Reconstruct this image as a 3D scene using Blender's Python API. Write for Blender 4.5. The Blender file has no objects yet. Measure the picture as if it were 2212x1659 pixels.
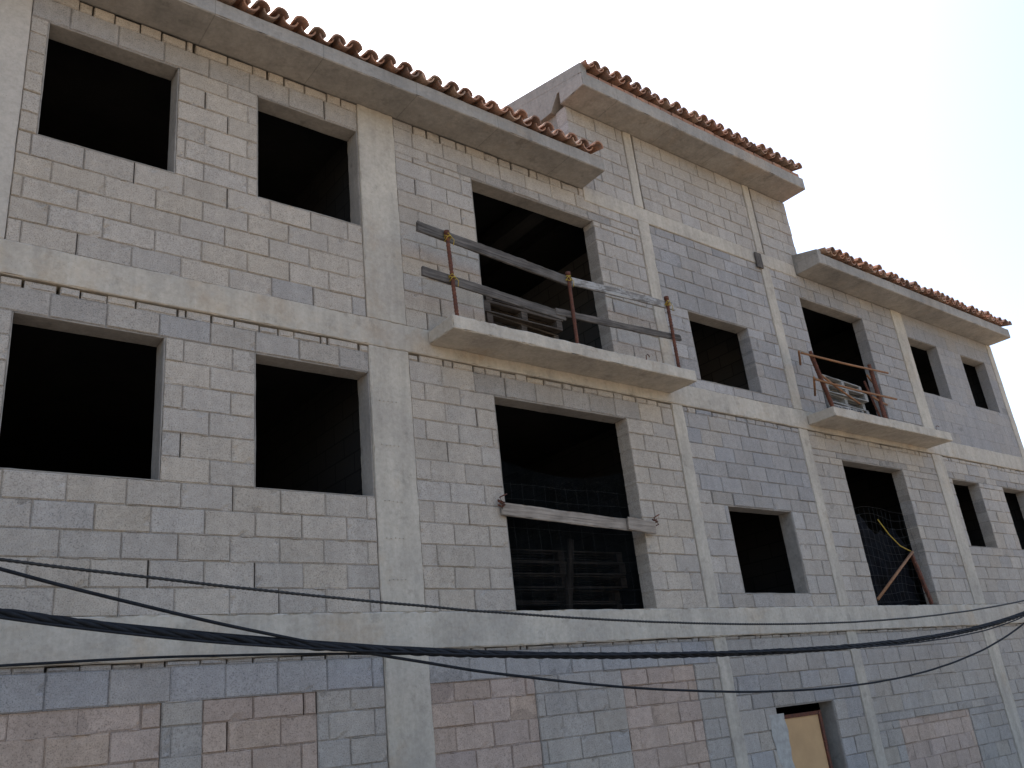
import bpy, math, numpy as np
from mathutils import Vector, Matrix, noise
RNG=np.random.RandomState(7)
GZ=-1.6   # street level (z = 0 is eye level)
SC=bpy.context.scene
COL=SC.collection

# ------------------------------------------------------------------ helpers
def link(o,parent=None):
    COL.objects.link(o)
    if parent is not None: o.parent=parent
    return o
def empty(name,loc=(0,0,0),label=None,cat=None,group=None):
    o=bpy.data.objects.new(name,None); o.location=loc; link(o)
    o.empty_display_size=.2
    if label:o["label"]=label
    if cat:o["category"]=cat
    if group:o["group"]=group
    return o
def mobj(name,V,F,mat,parent=None,tint=None,smooth=False,label=None,cat=None,group=None):
    me=bpy.data.meshes.new(name)
    me.from_pydata([tuple(v) for v in V],[],[tuple(f) for f in F])
    if tint is not None:
        a=me.attributes.new("tint",'FLOAT_COLOR','POINT')
        arr=np.ones((len(V),4),dtype=np.float32); arr[:,:3]=np.array(tint,dtype=np.float32)
        a.data.foreach_set("color",arr.ravel())
    me.materials.append(mat)
    if smooth: me.polygons.foreach_set("use_smooth",[True]*len(me.polygons))
    me.update()
    o=bpy.data.objects.new(name,me); link(o,parent)
    if label:o["label"]=label
    if cat:o["category"]=cat
    if group:o["group"]=group
    return o
class Geo:
    def __init__(s): s.V=[];s.F=[];s.T=[]
    def add(s,V,F,t=None):
        b=len(s.V); s.V.extend([tuple(v) for v in V]); s.F.extend([tuple(i+b for i in f) for f in F])
        if t is not None: s.T.extend([tuple(t)]*len(V))
def box(x0,x1,y0,y1,z0,z1):
    V=[(x0,y0,z0),(x1,y0,z0),(x1,y1,z0),(x0,y1,z0),(x0,y0,z1),(x1,y0,z1),(x1,y1,z1),(x0,y1,z1)]
    F=[(0,3,2,1),(4,5,6,7),(0,1,5,4),(1,2,6,5),(2,3,7,6),(3,0,4,7)]
    return V,F
def rough_box(x0,x1,y0,y1,z0,z1,res=.06,amp=.003,edge=.004,chip=.012,seed=0):
    """box whose faces are finely divided, slightly uneven, with worn edges"""
    def ax(a,b):
        L=b-a; n=max(1,int(round(L/res))); e=min(.012,L*.2)
        return [a,a+e]+[a+e+(L-2*e)*i/n for i in range(1,n)]+[b-e,b]
    X,Y,Z=ax(x0,x1),ax(y0,y1),ax(z0,z1)
    nx,ny,nz=len(X)-1,len(Y)-1,len(Z)-1
    idx={};V=[];F=[]
    def vid(i,j,k):
        key=(i,j,k)
        if key in idx: return idx[key]
        p=Vector((X[i],Y[j],Z[k])); bx=(i==0)-(i==nx); by=(j==0)-(j==ny); bz=(k==0)-(k==nz)
        c=abs(bx)+abs(by)+abs(bz)
        q=p*3+Vector((seed*7.3,seed*1.7,0))
        n1=noise.noise(q); n2=noise.noise(p*14+Vector((seed,5,9))); n3=noise.noise(p*35+Vector((seed,2,1)))
        d=amp*(n1+.5*n2)
        if c>=2: d+=edge+chip*max(0,n2*1.3+n3*.6-.15)
        v=p+Vector((bx,by,bz))*d
        idx[key]=len(V);V.append(v);return idx[key]
    for i in range(nx):
        for k in range(nz):
            F.append((vid(i,0,k),vid(i+1,0,k),vid(i+1,0,k+1),vid(i,0,k+1)))
            F.append((vid(i,ny,k),vid(i,ny,k+1),vid(i+1,ny,k+1),vid(i+1,ny,k)))
    for i in range(nx):
        for j in range(ny):
            F.append((vid(i,j,0),vid(i,j+1,0),vid(i+1,j+1,0),vid(i+1,j,0)))
            F.append((vid(i,j,nz),vid(i+1,j,nz),vid(i+1,j+1,nz),vid(i,j+1,nz)))
    for j in range(ny):
        for k in range(nz):
            F.append((vid(0,j,k),vid(0,j,k+1),vid(0,j+1,k+1),vid(0,j+1,k)))
            F.append((vid(nx,j,k),vid(nx,j+1,k),vid(nx,j+1,k+1),vid(nx,j,k+1)))
    return V,F
def tube(pts,r,n=8,cap=True):
    P=[Vector(p) for p in pts];V=[];F=[];up=Vector((0,0,1))
    rs=r if hasattr(r,'__len__') else [r]*len(P)
    for i,p in enumerate(P):
        t=(P[min(i+1,len(P)-1)]-P[max(i-1,0)]).normalized()
        u=up if abs(t.dot(up))<.95 else Vector((1,0,0))
        a=t.cross(u).normalized(); b=a.cross(t)
        for k in range(n):
            an=2*math.pi*k/n; V.append(p+(a*math.cos(an)+b*math.sin(an))*rs[i])
    for i in range(len(P)-1):
        for k in range(n):
            F.append((i*n+k,i*n+(k+1)%n,(i+1)*n+(k+1)%n,(i+1)*n+k))
    if cap: F.append(tuple(range(n))[::-1]); F.append(tuple((len(P)-1)*n+k for k in range(n)))
    return V,F
def prism_x(x0,x1,poly):
    n=len(poly)
    V=[(x0,y,z) for y,z in poly]+[(x1,y,z) for y,z in poly]
    F=[tuple(range(n)),tuple(range(2*n-1,n-1,-1))]+[(i,i+n,(i+1)%n+n,(i+1)%n) for i in range(n)]
    return V,F

# ------------------------------------------------------------------ materials
class NT:
    def __init__(s,name):
        s.m=bpy.data.materials.new(name); s.m.use_nodes=True; s.t=s.m.node_tree; s.n=s.t.nodes; s.l=s.t.links
        s.b=s.n["Principled BSDF"]; s.b.inputs["Specular IOR Level"].default_value=.2
        s.tc=s.n.new("ShaderNodeTexCoord")
    def mp(s,scale=(1,1,1),out="Object"):
        m=s.n.new("ShaderNodeMapping"); m.inputs["Scale"].default_value=scale; s.l.new(s.tc.outputs[out],m.inputs[0]); return m.outputs[0]
    def noise(s,scale,detail=6,rough=.6,vec=None,dist=0):
        n=s.n.new("ShaderNodeTexNoise"); n.inputs["Scale"].default_value=scale; n.inputs["Detail"].default_value=detail
        n.inputs["Roughness"].default_value=rough; n.inputs["Distortion"].default_value=dist
        s.l.new(vec if vec else s.mp(),n.inputs["Vector"]); return n.outputs[0]
    def ramp(s,v,stops):
        r=s.n.new("ShaderNodeValToRGB"); e=r.color_ramp.elements
        while len(e)<len(stops): e.new(.5)
        for el,(p,c) in zip(e,stops):
            el.position=p; el.color=(c,c,c,1) if not hasattr(c,'__len__') else (*c,1)
        s.l.new(v,r.inputs[0]); return r.outputs[0]
    def mix(s,a,b,fac=.5,mode='MIX'):
        m=s.n.new("ShaderNodeMix"); m.data_type='RGBA'; m.blend_type=mode
        for sock,v in((m.inputs[0],fac),(m.inputs[6],a),(m.inputs[7],b)):
            if hasattr(v,'default_value') or hasattr(v,'is_linked'): s.l.new(v,sock)
            elif hasattr(v,'__len__'): sock.default_value=(*v,1)
            else: sock.default_value=v
        return m.outputs[2]
    def bump(s,h,dist=.003,strength=.6,prev=None):
        b=s.n.new("ShaderNodeBump"); b.inputs["Distance"].default_value=dist; b.inputs["Strength"].default_value=strength
        s.l.new(h,b.inputs["Height"])
        if prev: s.l.new(prev,b.inputs["Normal"])
        return b.outputs[0]
    def done(s,col,rough=.9,normal=None,metal=0):
        if hasattr(col,'__len__'): s.b.inputs["Base Color"].default_value=(*col,1)
        else: s.l.new(col,s.b.inputs["Base Color"])
        s.b.inputs["Roughness"].default_value=rough; s.b.inputs["Metallic"].default_value=metal
        if normal: s.l.new(normal,s.b.inputs["Normal"])
        return s.m
def attr(t,name="tint"):
    a=t.n.new("ShaderNodeAttribute"); a.attribute_name=name; return a.outputs["Color"]

def block_material():
    t=NT("concrete_block")
    c=attr(t)
    c=t.mix(c,t.ramp(t.noise(.8,5,.6),[(.3,.92),(.7,1.05)]),1,'MULTIPLY')
    c=t.mix(c,t.ramp(t.noise(1,6,.65,t.mp((5,5,.5))),[(.35,.88),(.6,1.04)]),.7,'MULTIPLY')
    c=t.mix(c,t.ramp(t.noise(14,6,.7),[(.3,.85),(.7,1.12)]),.9,'MULTIPLY')
    c=t.mix(c,t.ramp(t.noise(95,3,.7),[(.32,.42),(.46,.98),(.75,1.2)]),.85,'MULTIPLY')
    # pale efflorescence and mortar smears
    c=t.mix(c,(.44,.395,.34),t.ramp(t.noise(3.2,8,.72),[(.60,0.),(.76,.22)]))
    h=t.noise(110,4,.75); h2=t.noise(28,4,.6)
    nb=t.bump(h,.006,.8); nb=t.bump(h2,.008,.5,nb)
    return t.done(c,.95,nb)
def concrete_material(name,base,dark,rust=.35,forms=False,blot=.5):
    t=NT(name)
    c=t.mix(base,dark,t.ramp(t.noise(1.3,8,.65),[(.40,0.),(.68,1.)]))
    c=t.mix(c,t.ramp(t.noise(1,7,.65,t.mp((6,6,.45))),[(.36,.72),(.58,1.04)]),blot,'MULTIPLY')
    c=t.mix(c,(.42,.265,.13),t.ramp(t.noise(.9,7,.7,t.mp((1,1,.8))),[(.55,0.),(.71,rust)]))
    c=t.mix(c,t.ramp(t.noise(24,6,.7),[(.32,.82),(.65,1.08)]),.8,'MULTIPLY')
    c=t.mix(c,t.ramp(t.noise(4,8,.75),[(.34,.55),(.44,1.)]),blot,'MULTIPLY')
    v=t.n.new("ShaderNodeTexVoronoi"); v.inputs["Scale"].default_value=26; t.l.new(t.mp(),v.inputs["Vector"])
    pit=t.ramp(v.outputs["Distance"],[(.03,0.),(.12,1.)])
    c=t.mix(c,pit,.35,'MULTIPLY')
    nb=t.bump(t.noise(60,5,.7),.004,.55); nb=t.bump(t.noise(9,5,.6),.012,.4,nb); nb=t.bump(pit,.002,.4,nb)
    if forms: # joints left by the formwork boards
        br=t.n.new("ShaderNodeTexBrick"); br.inputs["Scale"].default_value=1
        br.inputs["Brick Width"].default_value=1.13; br.inputs["Row Height"].default_value=.5; br.inputs["Mortar Size"].default_value=.005
        br.inputs["Color1"].default_value=(.92,.92,.92,1); br.inputs["Color2"].default_value=(1.05,1.04,1.03,1); br.inputs["Mortar"].default_value=(.66,.65,.64,1)
        t.l.new(t.mp(),br.inputs["Vector"]); c=t.mix(c,br.outputs["Color"],.8,'MULTIPLY')
    return t.done(c,.88,nb)
def wood_material(name,a,b,paint=None):
    t=NT(name)
    g=t.noise(1,8,.7,t.mp((2.5,40,40)),.4)
    c=t.mix(a,b,t.ramp(g,[(.35,0.),(.65,1.)]))
    c=t.mix(c,t.ramp(t.noise(3,5,.6),[(.3,.65),(.7,1.2)]),.9,'MULTIPLY')
    if paint: c=t.mix(c,paint,t.ramp(t.noise(9,8,.75,t.mp((.6,1.5,1.5))),[(.46,0.),(.54,.8)]))
    c=t.mix(c,t.ramp(t.noise(1,4,.5,t.mp((.8,60,60))),[(.33,.30),(.44,1.)]),.7,'MULTIPLY')
    t.b.inputs["Specular IOR Level"].default_value=.05
    return t.done(c,.95,t.bump(g,.005,.8))
def rust_material(name="rusty_steel",a=(.16,.055,.028),b=(.07,.035,.028)):
    t=NT(name)
    c=t.mix(a,b,t.ramp(t.noise(22,6,.7),[(.35,0.),(.65,1.)]))
    c=t.mix(c,(.27,.14,.10),t.ramp(t.noise(40,3,.6),[(.58,0.),(.7,.6)]))
    return t.done(c,.85,t.bump(t.noise(90,4,.7),.003,.8))
def plain(name,a,b,scale=20,rough=.7,bd=.002):
    t=NT(name)
    c=t.mix(a,b,t.ramp(t.noise(scale,5,.6),[(.35,0.),(.65,1.)]))
    return t.done(c,rough,t.bump(t.noise(scale*3,4,.6),bd,.5))
M_BLOCK=block_material()
M_CONC=concrete_material("cast_concrete",(.520,.450,.358),(.405,.350,.285),.40)
M_PIL=concrete_material("smooth_pale_concrete",(.50,.432,.355),(.445,.385,.315),.06,False,.15)
M_EAVE=concrete_material("eave_concrete",(.365,.325,.277),(.268,.242,.210),.22,True)
M_GABLE=concrete_material("plain_grey_render",(.33,.295,.25),(.27,.245,.21),.05,False,.5)
M_PLAST=concrete_material("reveal_mortar",(.350,.308,.260),(.25,.222,.19),.1)
M_WOOD=wood_material("weathered_grey_timber",(.070,.060,.052),(.170,.148,.128))
M_WOODW=wood_material("limewashed_timber",(.16,.142,.125),(.27,.245,.22),(.40,.38,.35))
M_WOODP=wood_material("pale_timber",(.23,.185,.145),(.37,.31,.25))
M_PALB=wood_material("brown_pallet_timber",(.065,.050,.040),(.145,.115,.092))
M_PALD=wood_material("dark_pallet_timber",(.030,.023,.018),(.070,.054,.043))
M_PALG=wood_material("grey_pallet_timber",(.26,.245,.22),(.42,.395,.355))
M_RUST=rust_material()
M_BAMB=rust_material("ochre_rod",(.34,.17,.08),(.20,.10,.055))
M_YEL=plain("yellow_strap",(.50,.34,.05),(.34,.23,.04),30,.6)
M_CABLE=plain("black_cable",(.010,.011,.013),(.020,.021,.024),15,.8,.001)
M_ROPE=plain("steel_rope",(.02,.02,.02),(.045,.042,.038),60,.6,.002)
M_TARP=plain("black_sheeting",(.004,.004,.005),(.010,.010,.012),6,.8,.01)
M_TARP.node_tree.nodes["Principled BSDF"].inputs["Specular IOR Level"].default_value=.05
M_WIRE=plain("wire",(.025,.024,.022),(.055,.052,.048),30,.5)
M_DOOR=plain("tan_door_panel",(.54,.33,.16),(.46,.28,.135),3,.7,.002)
M_PWHITE=plain("pale_plaster",(.44,.41,.36),(.33,.305,.27),14,.9,.006)
M_INK=plain("stencil_ink",(.02,.02,.03),(.04,.04,.05),20,.8)

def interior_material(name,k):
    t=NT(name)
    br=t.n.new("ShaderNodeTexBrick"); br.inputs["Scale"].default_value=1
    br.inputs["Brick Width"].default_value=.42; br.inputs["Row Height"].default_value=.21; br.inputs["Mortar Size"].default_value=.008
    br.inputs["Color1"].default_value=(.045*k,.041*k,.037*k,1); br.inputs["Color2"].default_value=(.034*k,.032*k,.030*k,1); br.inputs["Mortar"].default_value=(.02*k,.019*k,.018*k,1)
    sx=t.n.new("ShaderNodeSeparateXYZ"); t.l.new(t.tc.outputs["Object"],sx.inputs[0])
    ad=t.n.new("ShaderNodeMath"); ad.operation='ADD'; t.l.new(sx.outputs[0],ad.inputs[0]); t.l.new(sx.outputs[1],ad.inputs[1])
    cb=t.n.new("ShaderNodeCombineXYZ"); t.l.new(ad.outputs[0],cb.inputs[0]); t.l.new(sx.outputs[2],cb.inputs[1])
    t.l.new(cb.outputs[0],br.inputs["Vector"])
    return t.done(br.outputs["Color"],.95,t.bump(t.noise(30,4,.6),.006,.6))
M_INT=interior_material("interior_shaded_blockwork",.7)  # same blockwork, darkened: the unlit rooms' shade is put into the colour
M_INT_LIT=interior_material("interior_lit_blockwork",2.8)  # same blockwork, brightened: daylight on two partitions is put into the colour
M_INC=plain("interior_shaded_concrete",(.024,.022,.020),(.016,.015,.014),2,.95,.01)  # slabs and ceilings near black, room darkness painted into the concrete
def tile_material():
    t=NT("clay_roof_tile")
    c=attr(t)
    c=t.mix(c,t.ramp(t.noise(9,6,.7),[(.3,.65),(.7,1.2)]),.9,'MULTIPLY')
    c=t.mix(c,(.21,.17,.145),t.ramp(t.noise(14,6,.7),[(.46,0.),(.68,.7)]))
    return t.done(c,.9,t.bump(t.noise(50,4,.7),.004,.6))
M_TILE=tile_material()
def net_material(a,b):
    t=NT("shade_net")
    tr=t.n.new("ShaderNodeBsdfTransparent"); mx=t.n.new("ShaderNodeMixShader")
    t.done(t.mix(a,b,t.ramp(t.noise(5,4,.6),[(.4,0.),(.6,1.)])),1.)
    t.b.inputs["Specular IOR Level"].default_value=.02
    f=t.ramp(t.noise(3,6,.7),[(.30,.25),(.60,.55)])
    t.l.new(f,mx.inputs[0]); t.l.new(tr.outputs[0],mx.inputs[1]); t.l.new(t.b.outputs[0],mx.inputs[2])
    o=t.n["Material Output"]; t.l.new(mx.outputs[0],o.inputs[0]); return t.m
M_NET=net_material((.0035,.004,.004),(.007,.008,.008))

# ------------------------------------------------------------------ building
B=empty("unfinished_building",(9.0,0,GZ),"three-storey unfinished grey concrete block building with clay-tiled eaves","building")
def P(o):  # parent keeping world coordinates
    o.parent=B; o.matrix_parent_inverse=Matrix.Translation((-9.0,0,-GZ)); return o
WARM=np.array((.445,.377,.305)); COOL=np.array((.335,.304,.276)); MID=np.array((.392,.342,.290)); PINK=np.array((.445,.335,.262)); DARK=np.array((.275,.250,.226))

def add_block(g,xa,xb,za,zb,tint,depth=.2,rough=1.,shift=0.):
    w,h=xb-xa,zb-za
    if w<.015 or h<.012: return
    cell=.05 if xa<9 else .09
    nx=max(1,int(round(w/cell))); nz=max(1,int(round(h/cell)))
    e=min(.008,w*.2,h*.2)
    U=np.concatenate([[0],np.linspace(e,w-e,nx+1),[w]]); W=np.concatenate([[0],np.linspace(e,h-e,nz+1),[h]])
    nu,nv=len(U),len(W)
    uu,vv=np.meshgrid(U,W,indexing='ij')
    yo=RNG.normal()*.0024*rough; tx=RNG.normal()*.0065*rough; tz=RNG.normal()*.010*rough
    yy=shift+yo+tx*(uu-w/2)+tz*(vv-h/2)+RNG.normal(size=uu.shape)*.0007
    edge=np.zeros_like(uu,bool); edge[0]=edge[-1]=True; edge[:,0]=edge[:,-1]=True
    inn=np.abs(RNG.normal(size=uu.shape))*.0023*rough
    x=xa+uu; z=za+vv
    x[0]+=inn[0]; x[-1]-=inn[-1]; z[:,0]+=inn[:,0]; z[:,-1]-=inn[:,-1]
    yy[edge]+=(.007 if rough>.5 else .0015)+RNG.rand(edge.sum())*.003*min(1,rough)
    nchip=RNG.poisson(.6*rough)
    for _ in range(nchip):
        s=RNG.randint(4); a=RNG.rand()
        cu,cv=[(a*w,0),(a*w,h),(0,a*h),(w,a*h)][s]; r=.02+RNG.rand()*.035
        d=np.hypot(uu-cu,vv-cv); k=np.clip(1-d/r,0,1); yy+=k*.022
    V=np.stack([x,yy,z],-1).reshape(-1,3)
    F=[]
    for i in range(nu-1):
        for j in range(nv-1):
            a=i*nv+j; F.append((a,a+nv,a+nv+1,a+1))
    per=[i*nv for i in range(nu)]+[(nu-1)*nv+j for j in range(1,nv)]+[i*nv+nv-1 for i in range(nu-2,-1,-1)]+[j for j in range(nv-2,0,-1)]
    b=len(V); back=V[per].copy(); back[:,1]=depth
    V=np.vstack([V,back]); n=len(per)
    for i in range(n):
        j=(i+1)%n; F.append((per[j],per[i],b+i,b+j))
    F.append(tuple(b+i for i in range(n))[::-1])
    g.add(V,F,tint)

def subtract(a,b,cuts):
    iv=[(a,b)]
    for c0,c1 in cuts:
        nv=[]
        for s,e in iv:
            if c1<=s or c0>=e: nv.append((s,e)); continue
            if c0>s+.01: nv.append((s,c0))
            if c1<e-.01: nv.append((c1,e))
        iv=nv
    return iv
def masonry(x0,x1,z0,z1,ops,style,phase=0.,label=None,depth=.2,patches=(),openp=.12):
    g=Geo()
    bd=list(np.arange(z0,z1-.03,.21))+[z1]
    if bd[-1]-bd[-2]<.04: bd.pop(-2)
    for o in list(ops)+list(patches):
        for zz in(o[2],o[3]):
            if not(z0+.01<zz<z1-.01): continue
            d=[abs(b-zz) for b in bd]; i=int(np.argmin(d))
            if d[i]<.075 and 0<i<len(bd)-1: bd[i]=zz
            else: bd.append(zz); bd.sort()
    for r in range(len(bd)-1):
        za,zb=bd[r],bd[r+1]
        cuts=[(o[0],o[1]) for o in ops if min(zb,o[3])-max(za,o[2])>.015]
        filler=(zb-za)<.13 and r==len(bd)-2
        for (a,b) in subtract(x0,x1,cuts):
            off=phase+(r%2)*.21+RNG.normal()*.012
            ks=np.arange(math.floor((a-off)/.42),math.ceil((b-off)/.42)+1)
            step=[off+k*.42+RNG.normal()*.005 for k in ks]
            if filler: step=sorted(step+[off+k*.42+.21+RNG.normal()*.05 for k in ks])
            pc=[p_ for q in patches if q[2]<(za+zb)/2<q[3] for p_ in(q[0],q[1])]
            step=[s for s in step if all(abs(s-p_)>.07 for p_ in pc)]+[p_ for p_ in pc if a<p_<b]
            cs=[a]+sorted(s for s in step if a+.07<s<b-.07)+[b]
            for i in range(len(cs)-1):
                xa,xb=cs[i],cs[i+1]; xm,zm=(xa+xb)/2,(za+zb)/2
                base,var,rough=style(xm,zm); shift=0.
                for q in patches:
                    if q[0]<xm<q[1] and q[2]<zm<q[3]: base=PINK*(.94+.12*RNG.rand()); rough=1.9; shift=.010
                for o in ops:
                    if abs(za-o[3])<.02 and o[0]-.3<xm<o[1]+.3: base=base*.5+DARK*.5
                wv=RNG.normal()*.006
                t=np.clip(base*(1+RNG.normal()*var)+np.array((wv,wv*.3,-wv*.6)),.08,.7)
                gl=.0034; gr=.0034
                openj=RNG.rand()<openp
                if openj: gr+=.003+RNG.rand()*.007
                gz0=.0021+RNG.rand()*.002; gz1=.0021+RNG.rand()*.002
                if rough<.5: gl=gr=.0015; gz0=gz1=.0012
                if filler: gz1+=RNG.rand()*.018; gz0+=.003; gr+=RNG.rand()*.02
                if i==0: gl=.002
                if i==len(cs)-2: gr=.002
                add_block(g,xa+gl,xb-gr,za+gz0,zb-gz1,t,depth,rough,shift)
                ym=.006+RNG.rand()*.006+shift if rough>.5 else .002
                mv=box(xa+(.001 if i else .004),xb-(gr if openj or filler else .001),ym,depth-.01,za+.0005,zb-(.0005 if not filler else gz1))
                g.add(*mv,t*(.76+.22*RNG.rand()))
                # mortar squeezed out of the bed joint here and there
                if RNG.rand()<(.4 if shift==0 else .8) and xb-xa>.25 and rough>.5 and r<len(bd)-2:
                    L=.04+RNG.rand()*.12; c=xa+.01+(xb-xa-L-.02)*RNG.rand()
                    V=[];n=6
                    for k in range(n+1):
                        xx=c+L*k/n; hh=(.003+.006*RNG.rand()); pr=-(.001+.005*RNG.rand())*math.sin(math.pi*k/n)
                        V+= [(xx,.008+shift,zb-hh),(xx,pr+shift,zb-hh*.3),(xx,pr*.8+shift,zb+hh*.4),(xx,.008+shift,zb+hh)]
                    F=[(4*k+m,4*k+4+m,4*k+5+m,4*k+1+m) for k in range(n) for m in range(3)]
                    g.add(V,F,t*(.90+.16*RNG.rand()))
    o=mobj("wall",g.V,g.F,M_BLOCK,tint=g.T); P(o)
    if label:o["label"]=label
    return o
def sty(base,var=.035,rough=1.,alt=None,altp=0.):
    def f(x,z):
        b=base
        if alt is not None and RNG.rand()<altp: b=alt
        return b,var,rough
    return f
# openings (x0,x1,z0,z1)
W1=(.95,2.09,4.99,6.21);W2=(2.87,4.01,4.99,6.21);W3=(.92,2.07,2.08,3.34);W4=(2.85,4.01,2.08,3.34)
D1=(5.52,7.52,3.93,6.11);D2=(5.53,7.55,1.03,3.32)
W5=(9.15,10.49,4.07,5.13);W6=(9.19,10.57,1.20,2.33)
D3=(12.14,14.02,3.93,6.03);D4=(12.19,13.98,1.03,3.24)
W7=(15.55,16.63,4.85,5.97);W8=(17.60,18.65,4.85,5.97);W9=(15.65,16.65,2.01,3.22);W10=(17.63,18.65,2.01,3.22)
GD=(9.34,10.55,-1.6,-.14)
C0=(.35,.81);C1=(4.01,4.47);C2=(8.42,8.64);C3=(11.20,11.43);C4=(15.14,15.52);C5=(19.0,19.22)
XL=-2.4
zf1=(1.03,3.63);zf2=(3.93,6.57);zg=(GZ-.05,.71);zf2r=(3.93,6.45)
WM=WARM*.5+MID*.5
# first floor
masonry(XL,C0[0],*zf1,[],sty(WARM))
masonry(C0[1],C1[0],*zf1,[W3,W4],sty(WARM,.035,1.,WM,.3),.13)
masonry(C1[1],C2[0],*zf1,[D2],sty(WARM*.99,.035,1.,WM,.3),.02)
masonry(C2[1],C3[0],*zf1,[W6],lambda x,z:((COOL if z>2.5 and RNG.rand()<.8 else MID),.04,1.1),.1)
masonry(C3[1],C4[0],*zf1,[D4],sty(MID,.035,1.,WM,.4),.08)
masonry(C4[1],C5[0],*zf1,[W9,W10],sty(MID,.035,1.,WM,.4),.0)
# second floor
masonry(XL,C0[0],*zf2,[],sty(WARM))
masonry(C0[1],C1[0],*zf2,[W1,W2],lambda x,z:((WARM if z>4.2 or RNG.rand()<.6 else MID),.035,1.),.05)
masonry(C1[1],C2[0],3.93,6.57,[D1],lambda x,z:((WARM*.97 if x<5.6 and z<5.6 else MID*1.06),.035,1.),.1)
masonry(C2[1],C3[0],3.93,6.38,[W5],sty(COOL,.045,1.,COOL*1.10,.3),.17)
masonry(C3[1],C4[0],*zf2r,[D3],lambda x,z:((COOL*1.08 if x<12.3 else COOL),.045,1.),.02)
masonry(C4[1],C5[0],*zf2r,[W7,W8],sty(COOL*1.0,.012,.3),.1,openp=.0)
# ground floor, with former openings blocked up in pinkish blocks
masonry(XL,C0[0],*zg,[],sty(MID))
masonry(C0[1],C1[0],*zg,[],lambda x,z:((COOL*1.10 if z>.38 else MID*.98),.035,1.2),.1,patches=[(.86,2.15,-1.2,.40),(2.45,3.38,-1.2,.41)])
masonry(C1[1],C2[0],*zg,[],lambda x,z:((COOL*1.10 if z>.42 else MID*.98),.035,1.2),.3,patches=[(4.50,5.67,-1.2,.38),(6.85,8.01,-1.2,.41)])
masonry(C2[1],C3[0],*zg,[GD],lambda x,z:(MID*.98 if z>.2 or RNG.rand()<.6 else COOL*1.07,.035,1.2),.1)
masonry(C3[1],C4[0],*zg,[],lambda x,z:(MID if z>-.3 else MID*.95,.035,1.2),.25,patches=[(12.0,14.0,-1.5,-.50)])
masonry(C4[1],C5[0],*zg,[],sty(MID,.035,1.2),.05,patches=[(15.9,17.4,-1.5,-.5)])
# raised middle part
masonry(7.32,C2[0],6.62,7.91,[],sty(MID*1.04,.035,1.),.1)
masonry(C2[1],C3[0],6.62,7.91,[],sty(MID*1.04,.035,1.),.2)
masonry(C3[1],12.40,6.62,7.91,[],sty(MID*1.04,.035,1.),.05)

# columns and beams
def rb(name,*a,mat=M_CONC,label=None,extra=None,**k):
    V,F=rough_box(*a,**k)
    if extra is not None:
        b=len(V); V=V+[Vector(v) for v in extra.V]; F=F+[tuple(i+b for i in f) for f in extra.F]
    o=mobj(name,V,F,mat); P(o)
    if label:o["label"]=label
    return o
ties=Geo()
for z in(2.05,1.70,1.32,2.6,3.05):
    for k in range(5):
        x=4.10+k*.045+RNG.normal()*.003; ties.add(*tube([(x,-.026,z+RNG.normal()*.004),(x,-.010,z)],.005,6))
sd=0
for (a,b) in(C0,C1,C2,C3,C4,C5):
    top2=6.57 if b<8 else (6.38 if b<12 else 6.45)
    for (z0,z1) in((GZ-.05,.70),(1.032,3.628),(3.932,top2)):
        sd+=1; wd=b-a
        rb("column",a+.002,b-.002,-.012-RNG.rand()*.006,.25,z0,z1,seed=sd,amp=.004,edge=.003,chip=.014,mat=M_PIL if a<1 else M_CONC,extra=ties if (a==C1[0] and 1<z0<2) else None)
for a in(C2[0],C3[0]):
    sd+=1
    rb("column",a+.01,a+.18,-.012,.25,6.622,7.908,seed=sd)
rb("beam",XL,19.22,-.036,.28,.70,1.03,seed=31,amp=.010,edge=.005,chip=.036,res=.05,label="rough cast concrete floor beam with crumbled edges")
rb("beam",XL,19.22,-.020,.28,3.63,3.93,seed=32,amp=.006,edge=.004,chip=.022)
rb("beam",7.41,12.2,-.014,.28,6.38,6.62,seed=33,amp=.004)

# linings of the openings; the raw right-hand jambs keep their bare block ends
def lining(o_,kind,sill=True,raw=False):
    x0,x1,z0,z1=o_; g=Geo(); t=.012; y0,y1=.010,.215
    g.add(*rough_box(x0-.001,x0+t,y0,y1,z0,z1,res=.07,amp=.004,edge=.002,chip=.008,seed=x0))
    if not raw: g.add(*rough_box(x1-t,x1+.001,y0,y1,z0,z1,res=.07,amp=.004,edge=.002,chip=.008,seed=x1))
    g.add(*rough_box(x0+t,x1-t,y0,y1,z1-t,z1+.001,res=.07,amp=.004,edge=.002,chip=.006,seed=x0+3))
    if sill: g.add(*rough_box(x0+t,x1-t,y0-.004,y1,z0-.001,z0+t,res=.07,amp=.006,edge=.002,chip=.008,seed=x0+5))
    o=mobj(kind,g.V,g.F,M_PLAST);P(o);return o
for w in(W1,W2,W3,W4,W6): lining(w,"window_opening")
for w in(W5,W7,W8,W9,W10): lining(w,"window_opening",True,True)
for w in(D1,D2,D3,D4): lining(w,"door_opening",False,True)
lining(GD,"door_opening",False)

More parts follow.
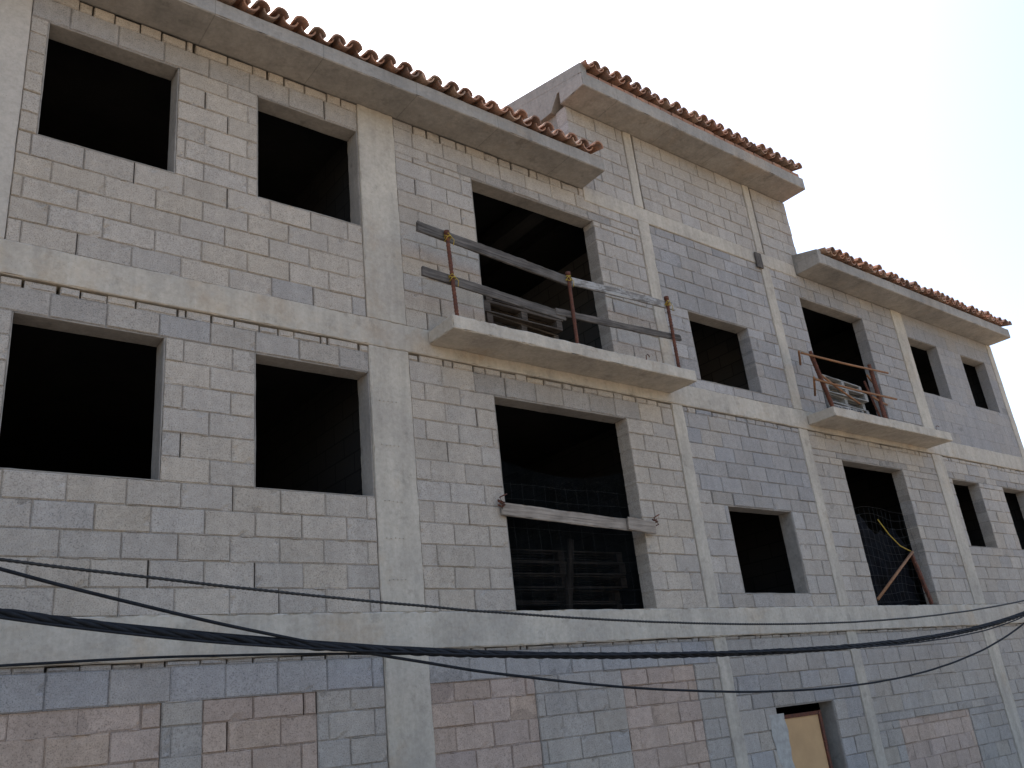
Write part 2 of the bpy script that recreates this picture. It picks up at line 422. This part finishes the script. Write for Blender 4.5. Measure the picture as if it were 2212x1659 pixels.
# interior: floor slabs, partitions and back wall
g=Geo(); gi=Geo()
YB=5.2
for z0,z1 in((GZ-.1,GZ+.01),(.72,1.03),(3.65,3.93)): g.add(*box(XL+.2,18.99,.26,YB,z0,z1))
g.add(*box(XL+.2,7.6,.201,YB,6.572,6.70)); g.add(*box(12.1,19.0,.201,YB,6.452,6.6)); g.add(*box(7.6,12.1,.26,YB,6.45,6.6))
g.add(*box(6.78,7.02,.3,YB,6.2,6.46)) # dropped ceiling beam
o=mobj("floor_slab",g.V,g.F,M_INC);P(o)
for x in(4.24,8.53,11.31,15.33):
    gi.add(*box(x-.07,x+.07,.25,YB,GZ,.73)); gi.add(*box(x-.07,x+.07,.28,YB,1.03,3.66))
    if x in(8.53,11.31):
        o=mobj("interior_wall",*box(x-.07,x+.07,.28,YB,3.93,6.5),M_INT_LIT);P(o)
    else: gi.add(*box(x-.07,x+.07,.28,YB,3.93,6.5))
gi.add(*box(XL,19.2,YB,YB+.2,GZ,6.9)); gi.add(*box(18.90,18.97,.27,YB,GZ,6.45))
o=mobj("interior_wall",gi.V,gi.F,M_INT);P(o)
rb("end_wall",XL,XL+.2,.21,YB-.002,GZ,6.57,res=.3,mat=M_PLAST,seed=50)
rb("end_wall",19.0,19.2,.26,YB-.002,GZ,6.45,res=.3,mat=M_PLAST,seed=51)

# roofs: eave slab + sloping slab + tiles
def roof(x0,x1,zs,th,brick,sd,slope=.25,yb=5.4,xt0=None,kerb=0.):
    V,F=rough_box(x0,x1,-.46,.02,zs,zs+th,res=.07,amp=.005,edge=.005,chip=.022,seed=sd)
    ro=mobj("roof",V,F,M_EAVE);P(ro)
    zt=zs+th-.01
    poly=[(-.40,zt),(.05,zt),(.22,zs+.005),(.6,zs+.03),(yb,zs+.03+slope*(yb-.6)),(yb,zt+.01+brick+slope*(yb+.40)),(-.40,zt+.01+brick)]
    V,F=prism_x(x0+.004,x1-.004,poly)
    s=mobj("roof_slab",V,F,M_GABLE); s.parent=ro
    if kerb>0: # raking concrete kerb along the verge
        V,F=prism_x(x0+.002,x0+.11,[(-.455,zt),(yb,zt+slope*(yb+.46)),(yb,zt+kerb+slope*(yb+.46)),(-.455,zt+kerb)])
        s=mobj("verge_kerb",V,F,M_GABLE); s.parent=ro
    if brick>.03:
        g=Geo(); x=x0+.12; k=0
        while x<x1-.1:
            w=.235; t=np.array((.40,.21,.135))*(.75+.4*RNG.rand())
            V,F=rough_box(x,min(x+w,x1),-.445+RNG.normal()*.004,-.30,zt+.014,zt+.012+brick-.012,res=.08,amp=.002,edge=.002,chip=.008,seed=k)
            g.add(V,F,t); x+=w+.012; k+=1
        bo=mobj("brick_course",g.V,g.F,M_TILE,tint=g.T); bo.parent=ro
    # tiles
    g=Geo(); pitch=.206; nrow=13; L=.44; ex=.38; zb=zt+brick+.01
    xa=(xt0 if xt0 is not None else x0)+.03; n=int((x1+.06-xa)/pitch)
    ang=math.atan(slope)
    def arc_tile(xc,y,z,r0,r1,up,tint,yaw,tilt,th=.017):
        S=8; V=[]
        for (yy,r) in((0,r0),(L,r1)):
            for rr in(r,r-th):
                for k in range(S+1):
                    a=math.pi*(.04+.92*k/S)
                    V.append((rr*math.cos(a),yy,rr*math.sin(a)*(1 if up else -1)))
        W=S+1;F=[]
        for k in range(S):
            F.append((k,k+1,2*W+k+1,2*W+k)); F.append((W+k+1,W+k,3*W+k,3*W+k+1)); F.append((k+1,k,W+k,W+k+1)); F.append((2*W+k,2*W+k+1,3*W+k+1,3*W+k))
        F.append((0,2*W,3*W,W));F.append((S,W+S,3*W+S,2*W+S))
        R=Matrix.Rotation(yaw,4,'Z')@Matrix.Rotation(ang+tilt,4,'X')
        Mx=Matrix.Translation((xc,y,z))@R
        g.add([Mx@Vector(v) for v in V],F,tint)
    for i in range(n):
        xc=xa+i*pitch+.02
        for rw in range(nrow):
            y=-.46+rw*ex*math.cos(ang); z=zb+rw*ex*math.sin(ang)
            for up in(False,True):
                j=RNG.rand(); base=np.array((.40,.21,.135)) if j<.55 else (np.array((.30,.175,.125)) if j<.85 else np.array((.45,.29,.20)))
                t=base*(.8+.35*RNG.rand())
                x_=xc+(0 if not up else pitch/2)+RNG.normal()*.007
                yy=y-.075+RNG.normal()*.018 if rw==0 else y-.075+RNG.normal()*.008
                if up: arc_tile(x_,yy,z+.045+RNG.normal()*.007,.087,.069,True,t,RNG.normal()*.04,-.02+RNG.normal()*.025)
                else: arc_tile(x_,yy+.015,z+.094+RNG.normal()*.004,.086,.071,False,t,RNG.normal()*.015,-.02)
    to=mobj("roof_tiles",g.V,g.F,M_TILE,tint=g.T,smooth=False); to.parent=ro
    return ro
r1=roof(XL,7.41,6.571,.19,.0,61); r1["label"]="long low clay-tiled roof on a cast concrete eave"
r2=roof(7.25,12.38,7.912,.225,.075,62,xt0=7.33,kerb=.16); r2["label"]="raised clay-tiled roof with brick course and concrete eave"
r3=roof(12.22,19.2,6.452,.20,.02,63,xt0=12.42,kerb=.07); r3["label"]="low clay-tiled roof at building end"
# side walls of raised part
for xs in(7.34,12.20):
    V,F=prism_x(xs,xs+.18,[(.202,6.6),(5.3,6.6),(5.3,9.0),(.3,7.93),(.202,7.90)])
    o=mobj("gable_wall",V,F,M_GABLE);P(o)
V,F=prism_x(7.36,12.36,[(YB+.202,6.6),(YB+.35,6.6),(YB+.35,9.0),(YB+.202,9.0)]);o=mobj("rear_wall",V,F,M_GABLE);P(o)
# balconies
rb("balcony",4.72,8.43,-.48,-.022,3.755,3.905,seed=71,amp=.007,edge=.004,chip=.032,res=.045,mat=M_CONC,label="long cast concrete balcony slab with crumbling rim")
rb("balcony",11.48,15.03,-.48,-.022,3.70,3.85,seed=72,amp=.007,edge=.004,chip=.032,res=.05,mat=M_CONC,label="bare concrete balcony slab with stained rim")

# ground floor door
D=empty("boarded_door",(9.95,.12,GZ),"tan metal door panel with rusty frame in block opening","door")
V,F=rough_box(9.52,10.30,.10,.13,GZ+.01,-.29,res=.2,amp=.002,edge=.001,chip=.0)
d=mobj("door_panel",V,F,M_DOOR,D); d.matrix_parent_inverse=Matrix.Translation((-9.95,-.12,-GZ))
g=Geo(); g.add(*box(10.302,10.35,.08,.14,GZ+.01,-.24)); g.add(*box(9.50,10.302,.085,.135,-.288,-.245))
d=mobj("door_frame",g.V,g.F,M_RUST,D); d.matrix_parent_inverse=Matrix.Translation((-9.95,-.12,-GZ))
V=[];F=[]
zs_=np.linspace(GZ,-.22,22); 
for i,z in enumerate(zs_):
    w=.10+.05*noise.noise(Vector((0,0,z*9)))+.03*RNG.rand(); V+=[(9.355,-.004,z),(9.355+w,-.006,z),(9.355+w,.10,z),(9.20-.04*RNG.rand(),-.003,z)]
for i in range(len(zs_)-1):
    a=4*i; F+=[(a,a+1,a+5,a+4),(a+1,a+2,a+6,a+5),(a+3,a,a+4,a+7)]
d=mobj("plaster_patch",V,F,M_PWHITE);P(d)

# ------------------------------------------------------------------ guard rails
def plank(name,p0,p1,h,t,mat,parent=None,label=None,cat=None,roll=0.,seed=1):
    p0,p1=Vector(p0),Vector(p1); L=(p1-p0).length
    V,F=rough_box(0,L,-t/2,t/2,-h/2,h/2,res=.05,amp=.005,edge=.002,chip=.016,seed=seed)
    V=[Vector((v[0],v[1]+.006*math.sin(v[0]*2.1+seed),v[2]+.012*math.sin(v[0]*1.3+seed))) for v in V]
    o=mobj(name,V,F,mat,parent,label=label,cat=cat)
    d=(p1-p0).normalized(); up=Vector((0,0,1)) if abs(d.z)<.95 else Vector((0,-1,0)).cross(d); y=up.cross(d).normalized(); z=d.cross(y)
    M=Matrix((( d.x,y.x,z.x,p0.x),(d.y,y.y,z.y,p0.y),(d.z,y.z,z.z,p0.z),(0,0,0,1)))
    if parent is not None: M=Matrix.Translation(-parent.location)@M
    o.matrix_basis=M@Matrix.Rotation(roll,4,'X'); return o
def tubeobj(name,pts,r,mat,parent=None,n=8,**k):
    V,F=tube(pts,r,n)
    o=mobj(name,V,F,mat,parent,smooth=True,**k)
    if parent is not None: o.matrix_parent_inverse=Matrix.Translation(-parent.location)
    return o
def ribbed(p0,p1,r,step=.02):
    p0,p1=Vector(p0),Vector(p1); n=int((p1-p0).length/step); pts=[];rs=[]
    for i in range(n+1): pts.append(p0.lerp(p1,i/n)); rs.append(r*(1.0 if i%2 else .84)*(1+RNG.normal()*.04))
    return pts,rs
G1=empty("balcony_guardrail",(6.6,-.40,3.905),"makeshift guardrail of grey planks tied to rusty posts","guardrail")
for (xt,zt,xb) in((4.80,4.93,4.84),(6.51,4.86,6.50),(8.23,4.93,8.22)):
    pts,rs=ribbed((xb,-.40,3.90),(xt,-.40,zt),.023); tubeobj("post",pts,rs,M_RUST,G1)
    tubeobj("post_cap",[(xt,-.40,zt-.03),(xt,-.40,zt+.012)],.032,M_RUST,G1,10)
YP=-.360
plank("plank",(4.45,YP,4.92),(6.58,YP-.01,4.765),.125,.03,M_WOOD,G1,seed=1)
plank("plank",(6.33,YP+.005,4.775),(8.40,YP,4.865),.105,.028,M_WOODW,G1,label="plank with flaking white paint",seed=2)
plank("plank",(4.47,YP+.0,4.40),(6.42,YP,4.295),.11,.028,M_WOOD,G1,seed=3)
plank("plank",(6.26,YP-.0,4.33),(8.42,YP+.0,4.40),.085,.028,M_WOOD,G1,seed=4)
def tie(x,z,r=.028,parent=G1,y=-.392):
    pts=[]
    for i in range(46):
        a=i/45*2*math.pi*3; pts.append((x+r*1.05*math.cos(a)+.006*math.sin(a*2.3),y+.045*math.sin(a),z+.02*math.sin(a*.6+x)+.02*math.cos(a*1.7)))
    tubeobj("tie",pts,.0045,M_YEL,parent,6)
    tubeobj("tie",[(x+.02,-.43,z),(x+.05,-.44,z-.04),(x+.035,-.44,z-.11)],.004,M_YEL,parent,6)
tie(4.81,4.87);tie(4.82,4.38);tie(6.50,4.78);tie(8.23,4.84)

G2=empty("balcony_guardrail",(12.4,-.40,3.85),"leaning rusty tube guardrail with thin ochre rods","guardrail")
for a,b,r in(((11.58,-.42,3.85),(11.36,-.40,4.74),.030),((11.66,-.36,3.85),(11.50,-.30,4.76),.021),((13.04,-.41,3.85),(13.02,-.40,4.80),.032),((13.15,-.38,3.85),(13.19,-.33,4.78),.030),((13.06,-.34,3.85),(12.96,-.28,4.55),.020)):
    pts,rs=ribbed(a,b,r); tubeobj("post",pts,rs,M_RUST,G2)
for a,b in(((11.02,-.45,4.63),(13.47,-.45,4.71)),((11.23,-.45,4.24),(13.53,-.44,4.26)),((11.0,-.43,4.66),(11.60,-.05,4.70)),((11.2,-.45,4.27),(11.75,-.08,4.20)),((12.75,-.46,4.55),(13.40,-.20,4.62)),((12.75,-.46,4.18),(13.45,-.30,4.20)),((11.45,-.43,4.35),(12.6,-.30,4.10))):
    tubeobj("rod",[a,((a[0]+b[0])/2,(a[1]+b[1])/2,(a[2]+b[2])/2-.012),b],.0165,M_BAMB,G2)

# wooden bits on the facade
plank("batten",(5.45,-.032,2.045),(7.42,-.032,1.975),.135,.028,M_WOODP,None,"pale weathered board across the tall doorway","board",seed=9)
plank("batten",(7.22,-.066,1.985),(7.66,-.066,1.955),.15,.028,M_WOODP,None,"short pale board end wired over the doorway edge","board",seed=10)
for x,z in((5.44,2.10),(7.70,2.01)):
    pts=[(x+.045*math.sin(i*1.9),-.05-.02*math.cos(i*1.3),z+.04*math.sin(i*1.1+x)) for i in range(8)]+[(x-.02,-.06,z+.06),(x+.07,-.07,z+.10)]
    tubeobj("wire_twist",pts,.008,M_RUST,None,6,label="rusty twisted tie wire beside the doorway board",cat="wire")
plank("wood_offcut",(11.16,-.034,6.57),(11.16,-.034,6.30),.16,.025,M_WOOD,None,"small grey timber offcut nailed to the beam","board",seed=12)
tubeobj("reinforcement_hook",[(7.55,-.47,3.89),(7.55,-.48,3.95),(7.57,-.48,3.975),(7.60,-.48,3.965),(7.60,-.48,3.94)],.006,M_RUST,None,6,label="rusty bent reinforcement hook on the balcony rim",cat="rebar")
tubeobj("reinforcement_hook",[(14.55,-.47,3.84),(14.55,-.48,3.90),(14.60,-.48,3.92),(14.66,-.48,3.91)],.006,M_RUST,None,6,label="rusty bent reinforcement hook on the balcony rim",cat="rebar")

# ------------------------------------------------------------------ pallets
def pallet_geo(L=1.15,Wd=.95):
    g=Geo(); s=RNG.randint(1000)
    n=7; sw=Wd/n*.72
    for i in range(n):
        y=i*(Wd-sw)/(n-1); g.add(*rough_box(0,L,y,y+sw,.118,.138,res=.15,amp=.003,edge=.001,chip=.01,seed=s+i))
    for x in(0,L/2-.045,L-.09): 
        g.add(*box(x,x+.09,0,Wd,.098,.117))
        for y in(0,Wd/2-.05,Wd-.10): g.add(*box(x,x+.09,y,y+.10,.0205,.0975))
    for y in(0,Wd/2-.05,Wd-.10): g.add(*rough_box(0,L,y,y+.10,0,.02,res=.15,amp=.002,edge=.001,chip=.008,seed=s+20))
    return g
def pallet_stack(cx,cy,z,n,mat,lab,grp,L=1.15,Wd=.95,yaw=0.,tilt=0.,slip=.0):
    out=[]
    for i in range(n):
        g=pallet_geo(L,Wd)
        o=mobj("wooden_pallet",g.V,g.F,mat,None,label=lab,cat="pallet",group=grp)
        o.location=(cx+RNG.normal()*.02+slip*i,cy+RNG.normal()*.015,z+i*.141); o.rotation_euler=(0,tilt,yaw+RNG.normal()*.035); out.append(o)
    return out
pallet_stack(5.58,.04,3.94,5,M_PALB,"dark weathered wooden pallet stacked in the balcony doorway","pallets stacked in the balcony doorway",1.20,.9,.04,.0)
pallet_stack(12.22,-.02,3.94,5,M_PALG,"pale grey wooden pallet stacked in the small balcony doorway","pallets stacked in the small balcony doorway",1.25,.9,.02,.0)
pallet_stack(5.60,.36,1.035,5,M_PALD,"brown wooden pallet stacked behind the netted doorway","pallets behind the netted doorway",1.85,.9,.0)
plank("upright_timber",(6.50,.30,1.04),(6.64,.29,1.85),.08,.05,M_PALD,None,"brown upright timber standing before the netted pallets","timber",seed=21)
# stencilled board against the pallets
sb=plank("stencilled_board",(12.12,-.06,4.05),(13.10,-.06,4.06),.14,.02,M_PALG,None,"pale stencilled board fixed against the pallet stack","board",seed=14)
fc=bpy.data.curves.new("stencil","FONT"); fc.body="SYNTHONIT"; fc.size=.14; fc.extrude=.001; fc.align_x='CENTER'; fc.align_y='CENTER'
fo=bpy.data.objects.new("tmp",fc); COL.objects.link(fo)
bpy.context.view_layer.update()
me=bpy.data.meshes.new_from_object(fo.evaluated_get(bpy.context.evaluated_depsgraph_get())); bpy.data.objects.remove(fo)
me.materials.clear(); me.materials.append(M_INK)
lt=bpy.data.objects.new("stencil_lettering",me); link(lt,sb); lt.location=(.5,-.021,-.005); lt.rotation_euler=(math.radians(90),0,0)

# ------------------------------------------------------------------ nets and sheeting in the doorways
def sheet(name,x0,x1,zb,ztop,y,mat,amp,seed,**k):
    nx,nz=40,36; V=[];F=[]
    for i in range(nx+1):
        u=i/nx; x=x0+(x1-x0)*u; zt=ztop(u)
        for j in range(nz+1):
            v=j/nz; z=zb+(zt-zb)*v
            n=noise.noise(Vector((u*4+seed,v*2.5,seed)))+.4*noise.noise(Vector((u*14,v*6,seed)))
            V.append((x,y+amp*n,z))
    for i in range(nx):
        for j in range(nz): a=i*(nz+1)+j; F.append((a,a+nz+1,a+nz+2,a+1))
    return mobj(name,V,F,mat,None,smooth=True,**k)
sheet("shade_net",5.545,7.535,1.06,lambda u:2.70-.14*math.sin(math.pi*u)-.03*u,.20,M_NET,.03,3,label="sagging dark green shade net across the tall doorway",cat="net")
# wire threads of the net
def wire_grid(name,x0,x1,z0,z1,y,step,seed,label,rr=.0016,wob=.10):
    g=Geo()
    nx=int((x1-x0)/step); nz=int((z1-z0)/step)
    def pos(x,z):
        n=noise.noise(Vector((x*1.3,z*1.3,seed)))*wob; m=noise.noise(Vector((x*1.3+9,z*1.3,seed)))*wob
        return (min(max(x+n,x0),x1),y+.04*noise.noise(Vector((x*2,z*2,seed+4))),min(max(z+m,z0),z1))
    for i in range(nx+1):
        if RNG.rand()<.12: continue
        x=x0+i*step; g.add(*tube([pos(x,z0+k*.1) for k in range(int((z1-z0)/.1)+1)],rr,4,False))
    for j in range(nz+1):
        if RNG.rand()<.12: continue
        z=z0+j*step; g.add(*tube([pos(x0+k*.1,z) for k in range(int((x1-x0)/.1)+1)],rr,4,False))
    return mobj(name,g.V,g.F,M_WIRE,None,label=label,cat="wire mesh")
wire_grid("wire_mesh",5.56,7.52,1.1,2.50,.125,.16,2,"thin sagging wire mesh in front of shade net",.0007,.03)
sheet("black_sheeting",12.35,13.93,1.06,lambda u:2.55-.45*u+.10*math.sin(u*9)+.05*math.sin(u*23),.30,M_TARP,.16,8,label="torn black plastic sheeting hanging in the doorway",cat="plastic sheet")
wire_grid("wire_mesh",12.21,13.96,1.1,2.55,.10,.13,5,"crumpled wire mesh across the end doorway",.0017)
tubeobj("ochre_pole",[(12.20,-.01,1.12),(13.62,.02,1.86)],.022,M_BAMB,None,8,label="thin ochre pole leaning diagonally across the doorway",cat="pole")
tubeobj("rope",[(12.9,.06,2.35),(13.1,.05,2.12),(13.35,.05,1.95),(13.62,.03,1.86)],.009,M_YEL,None,6,label="thin yellow rope hanging from the wire mesh",cat="rope")
plank("timber_prop",(13.62,.05,1.86),(13.84,.05,1.05),.06,.05,M_RUST,None,"reddish brown timber prop standing in the doorway","prop",seed=15)

# ------------------------------------------------------------------ overhead cables
def spline(pts,step=.05):
    xs=[p[0] for p in pts]; zs=[p[1] for p in pts]
    c=np.polyfit(xs,zs,min(4,len(xs)-1))
    lo,hi=-2.5,19.5
    X=np.arange(lo,hi,step); 
    Z=np.polyval(c,X); d=np.polyder(c)
    a,b=xs[0]-.1,xs[-1]+.3
    Z=np.where(X<a,np.polyval(c,a)+np.polyval(d,a)*(X-a),Z); Z=np.where(X>b,np.polyval(c,b)+np.polyval(d,b)*(X-b),Z)
    return X,Z
def cable(name,pts,r,mat,label,strands=1,tw=.25,y=-1.0,rs=None,rib=False,cat="cable"):
    X,Z=spline(pts,.02 if rib or strands>1 else .05); g=Geo()
    for s in range(strands):
        P_=[]
        for x,z in zip(X,Z):
            if strands>1:
                a=2*math.pi*(x/tw+s/strands)+.8*noise.noise(Vector((x*.7,s,0)))
                ro=r*1.15*(1+.35*noise.noise(Vector((x*.9,s*3,2))))
                P_.append((x,y+ro*math.cos(a),z+ro*math.sin(a)))
            else: P_.append((x,y,z+.004*noise.noise(Vector((x*2,y*9,1)))))
        rr=[r*(1.0 if i%2 else .72) for i in range(len(P_))] if rib else r
        g.add(*tube(P_,rr,6,True))
    return mobj(name,g.V,g.F,mat,None,smooth=True,label=label,cat=cat,group="overhead cables along the street")
cable("cable",[(.87,1.22),(1.96,1.11),(3.46,.95),(5.71,.80),(8.48,.70),(14.58,.93)],.0125,M_ROPE,"ribbed grey steel rope slung along the street front",rib=True)
cable("cable",[(.87,1.16),(1.88,.90),(3.10,.64),(4.59,.35),(6.80,.12),(9.55,.0),(14.35,.61)],.0120,M_CABLE,"thin black cable sagging low across the front",y=-1.02)
cable("cable",[(.90,.91),(1.68,.80),(2.95,.65),(4.15,.56),(6.24,.46),(9.26,.42),(14.44,.74)],.0150,M_CABLE,"thick twisted bundle of black overhead cables",4,.55,y=-1.0)
cable("cable",[(.90,.88),(1.68,.75),(2.95,.62),(4.15,.56),(6.24,.455),(9.26,.41),(14.44,.72)],.009,M_CABLE,"black cable running just under the twisted bundle",y=-1.05)
cable("cable",[(.90,.93),(1.68,.83),(2.95,.69),(4.15,.585),(6.24,.48),(9.26,.43),(14.44,.76)],.007,M_CABLE,"thin black cable running above the twisted bundle",y=-.97)
cable("cable",[(.92,.62),(2.28,.61),(3.17,.60),(4.3,.555),(6.24,.45),(9.26,.405),(14.44,.735)],.009,M_CABLE,"taut black cable joining the twisted bundle",y=-.98)

# ------------------------------------------------------------------ street
def asphalt():
    t=NT("pale_street_concrete"); c=t.mix((.27,.24,.20),(.21,.19,.165),t.noise(2,6,.6)); c=t.mix(c,t.ramp(t.noise(150,3,.7),[(.3,.7),(.7,1.2)]),.8,'MULTIPLY'); return t.done(c,.95,t.bump(t.noise(120,3,.7),.004,.6))
def earth():
    t=NT("dry_ground"); c=t.mix((.35,.29,.21),(.28,.235,.17),t.noise(.4,8,.65)); return t.done(c,.95,t.bump(t.noise(8,6,.7),.05,.5))
o=mobj("ground",[(-600,-600,GZ-.155),(600,-600,GZ-.155),(600,600,GZ-.155),(-600,600,GZ-.155)],[(0,1,2,3)],earth()); o["kind"]="structure"
o=mobj("road",[(-60,-9.5,GZ-.13),(80,-9.5,GZ-.13),(80,-1.4,GZ-.13),(-60,-1.4,GZ-.13)],[(0,1,2,3)],asphalt()); o["kind"]="structure"
V,F=rough_box(-20,40,-1.4,-.05,GZ-.16,GZ,res=.5,amp=.003); o=mobj("pavement",V,F,M_PLAST); o["kind"]="structure"

# ------------------------------------------------------------------ light, sky, camera
w=bpy.data.worlds.new("World"); SC.world=w; w.use_nodes=True; nt=w.node_tree
sky=nt.nodes.new("ShaderNodeTexSky"); sky.sky_type='NISHITA'; sky.sun_disc=False
EL,ROT=math.radians(58),math.radians(14)
sky.sun_elevation=EL; sky.sun_rotation=ROT; sky.dust_density=3.2; sky.air_density=1.0; sky.ozone_density=1.1; sky.altitude=50
nt.links.new(sky.outputs[0],nt.nodes["Background"].inputs[0]); nt.nodes["Background"].inputs[1].default_value=.36
sl=bpy.data.lights.new("sun",'SUN'); sl.energy=5; sl.angle=math.radians(.5); sl.color=(1,.94,.85)
so=bpy.data.objects.new("sun",sl); COL.objects.link(so)
dirv=Vector((math.sin(ROT)*math.cos(EL),math.cos(ROT)*math.cos(EL),math.sin(EL)))
so.rotation_euler=dirv.to_track_quat('Z','Y').to_euler(); so.location=(0,30,40)

f,yaw,pit,roll=[1889.7233415961796,-0.697174360613453,1.93934179418947,-0.11177946810094874]
cam=bpy.data.cameras.new("camera"); cam.sensor_width=36; cam.lens=f/2212*36; cam.clip_end=2000; cam.clip_start=.05
co=bpy.data.objects.new("camera",cam); COL.objects.link(co)
co.matrix_world=Matrix.Translation((0,-6.928,0))@Matrix.Rotation(yaw,4,'Z')@Matrix.Rotation(pit,4,'X')@Matrix.Rotation(roll,4,'Z')
SC.camera=co
SC.view_settings.view_transform='Standard'; SC.view_settings.look='None'; SC.view_settings.exposure=0
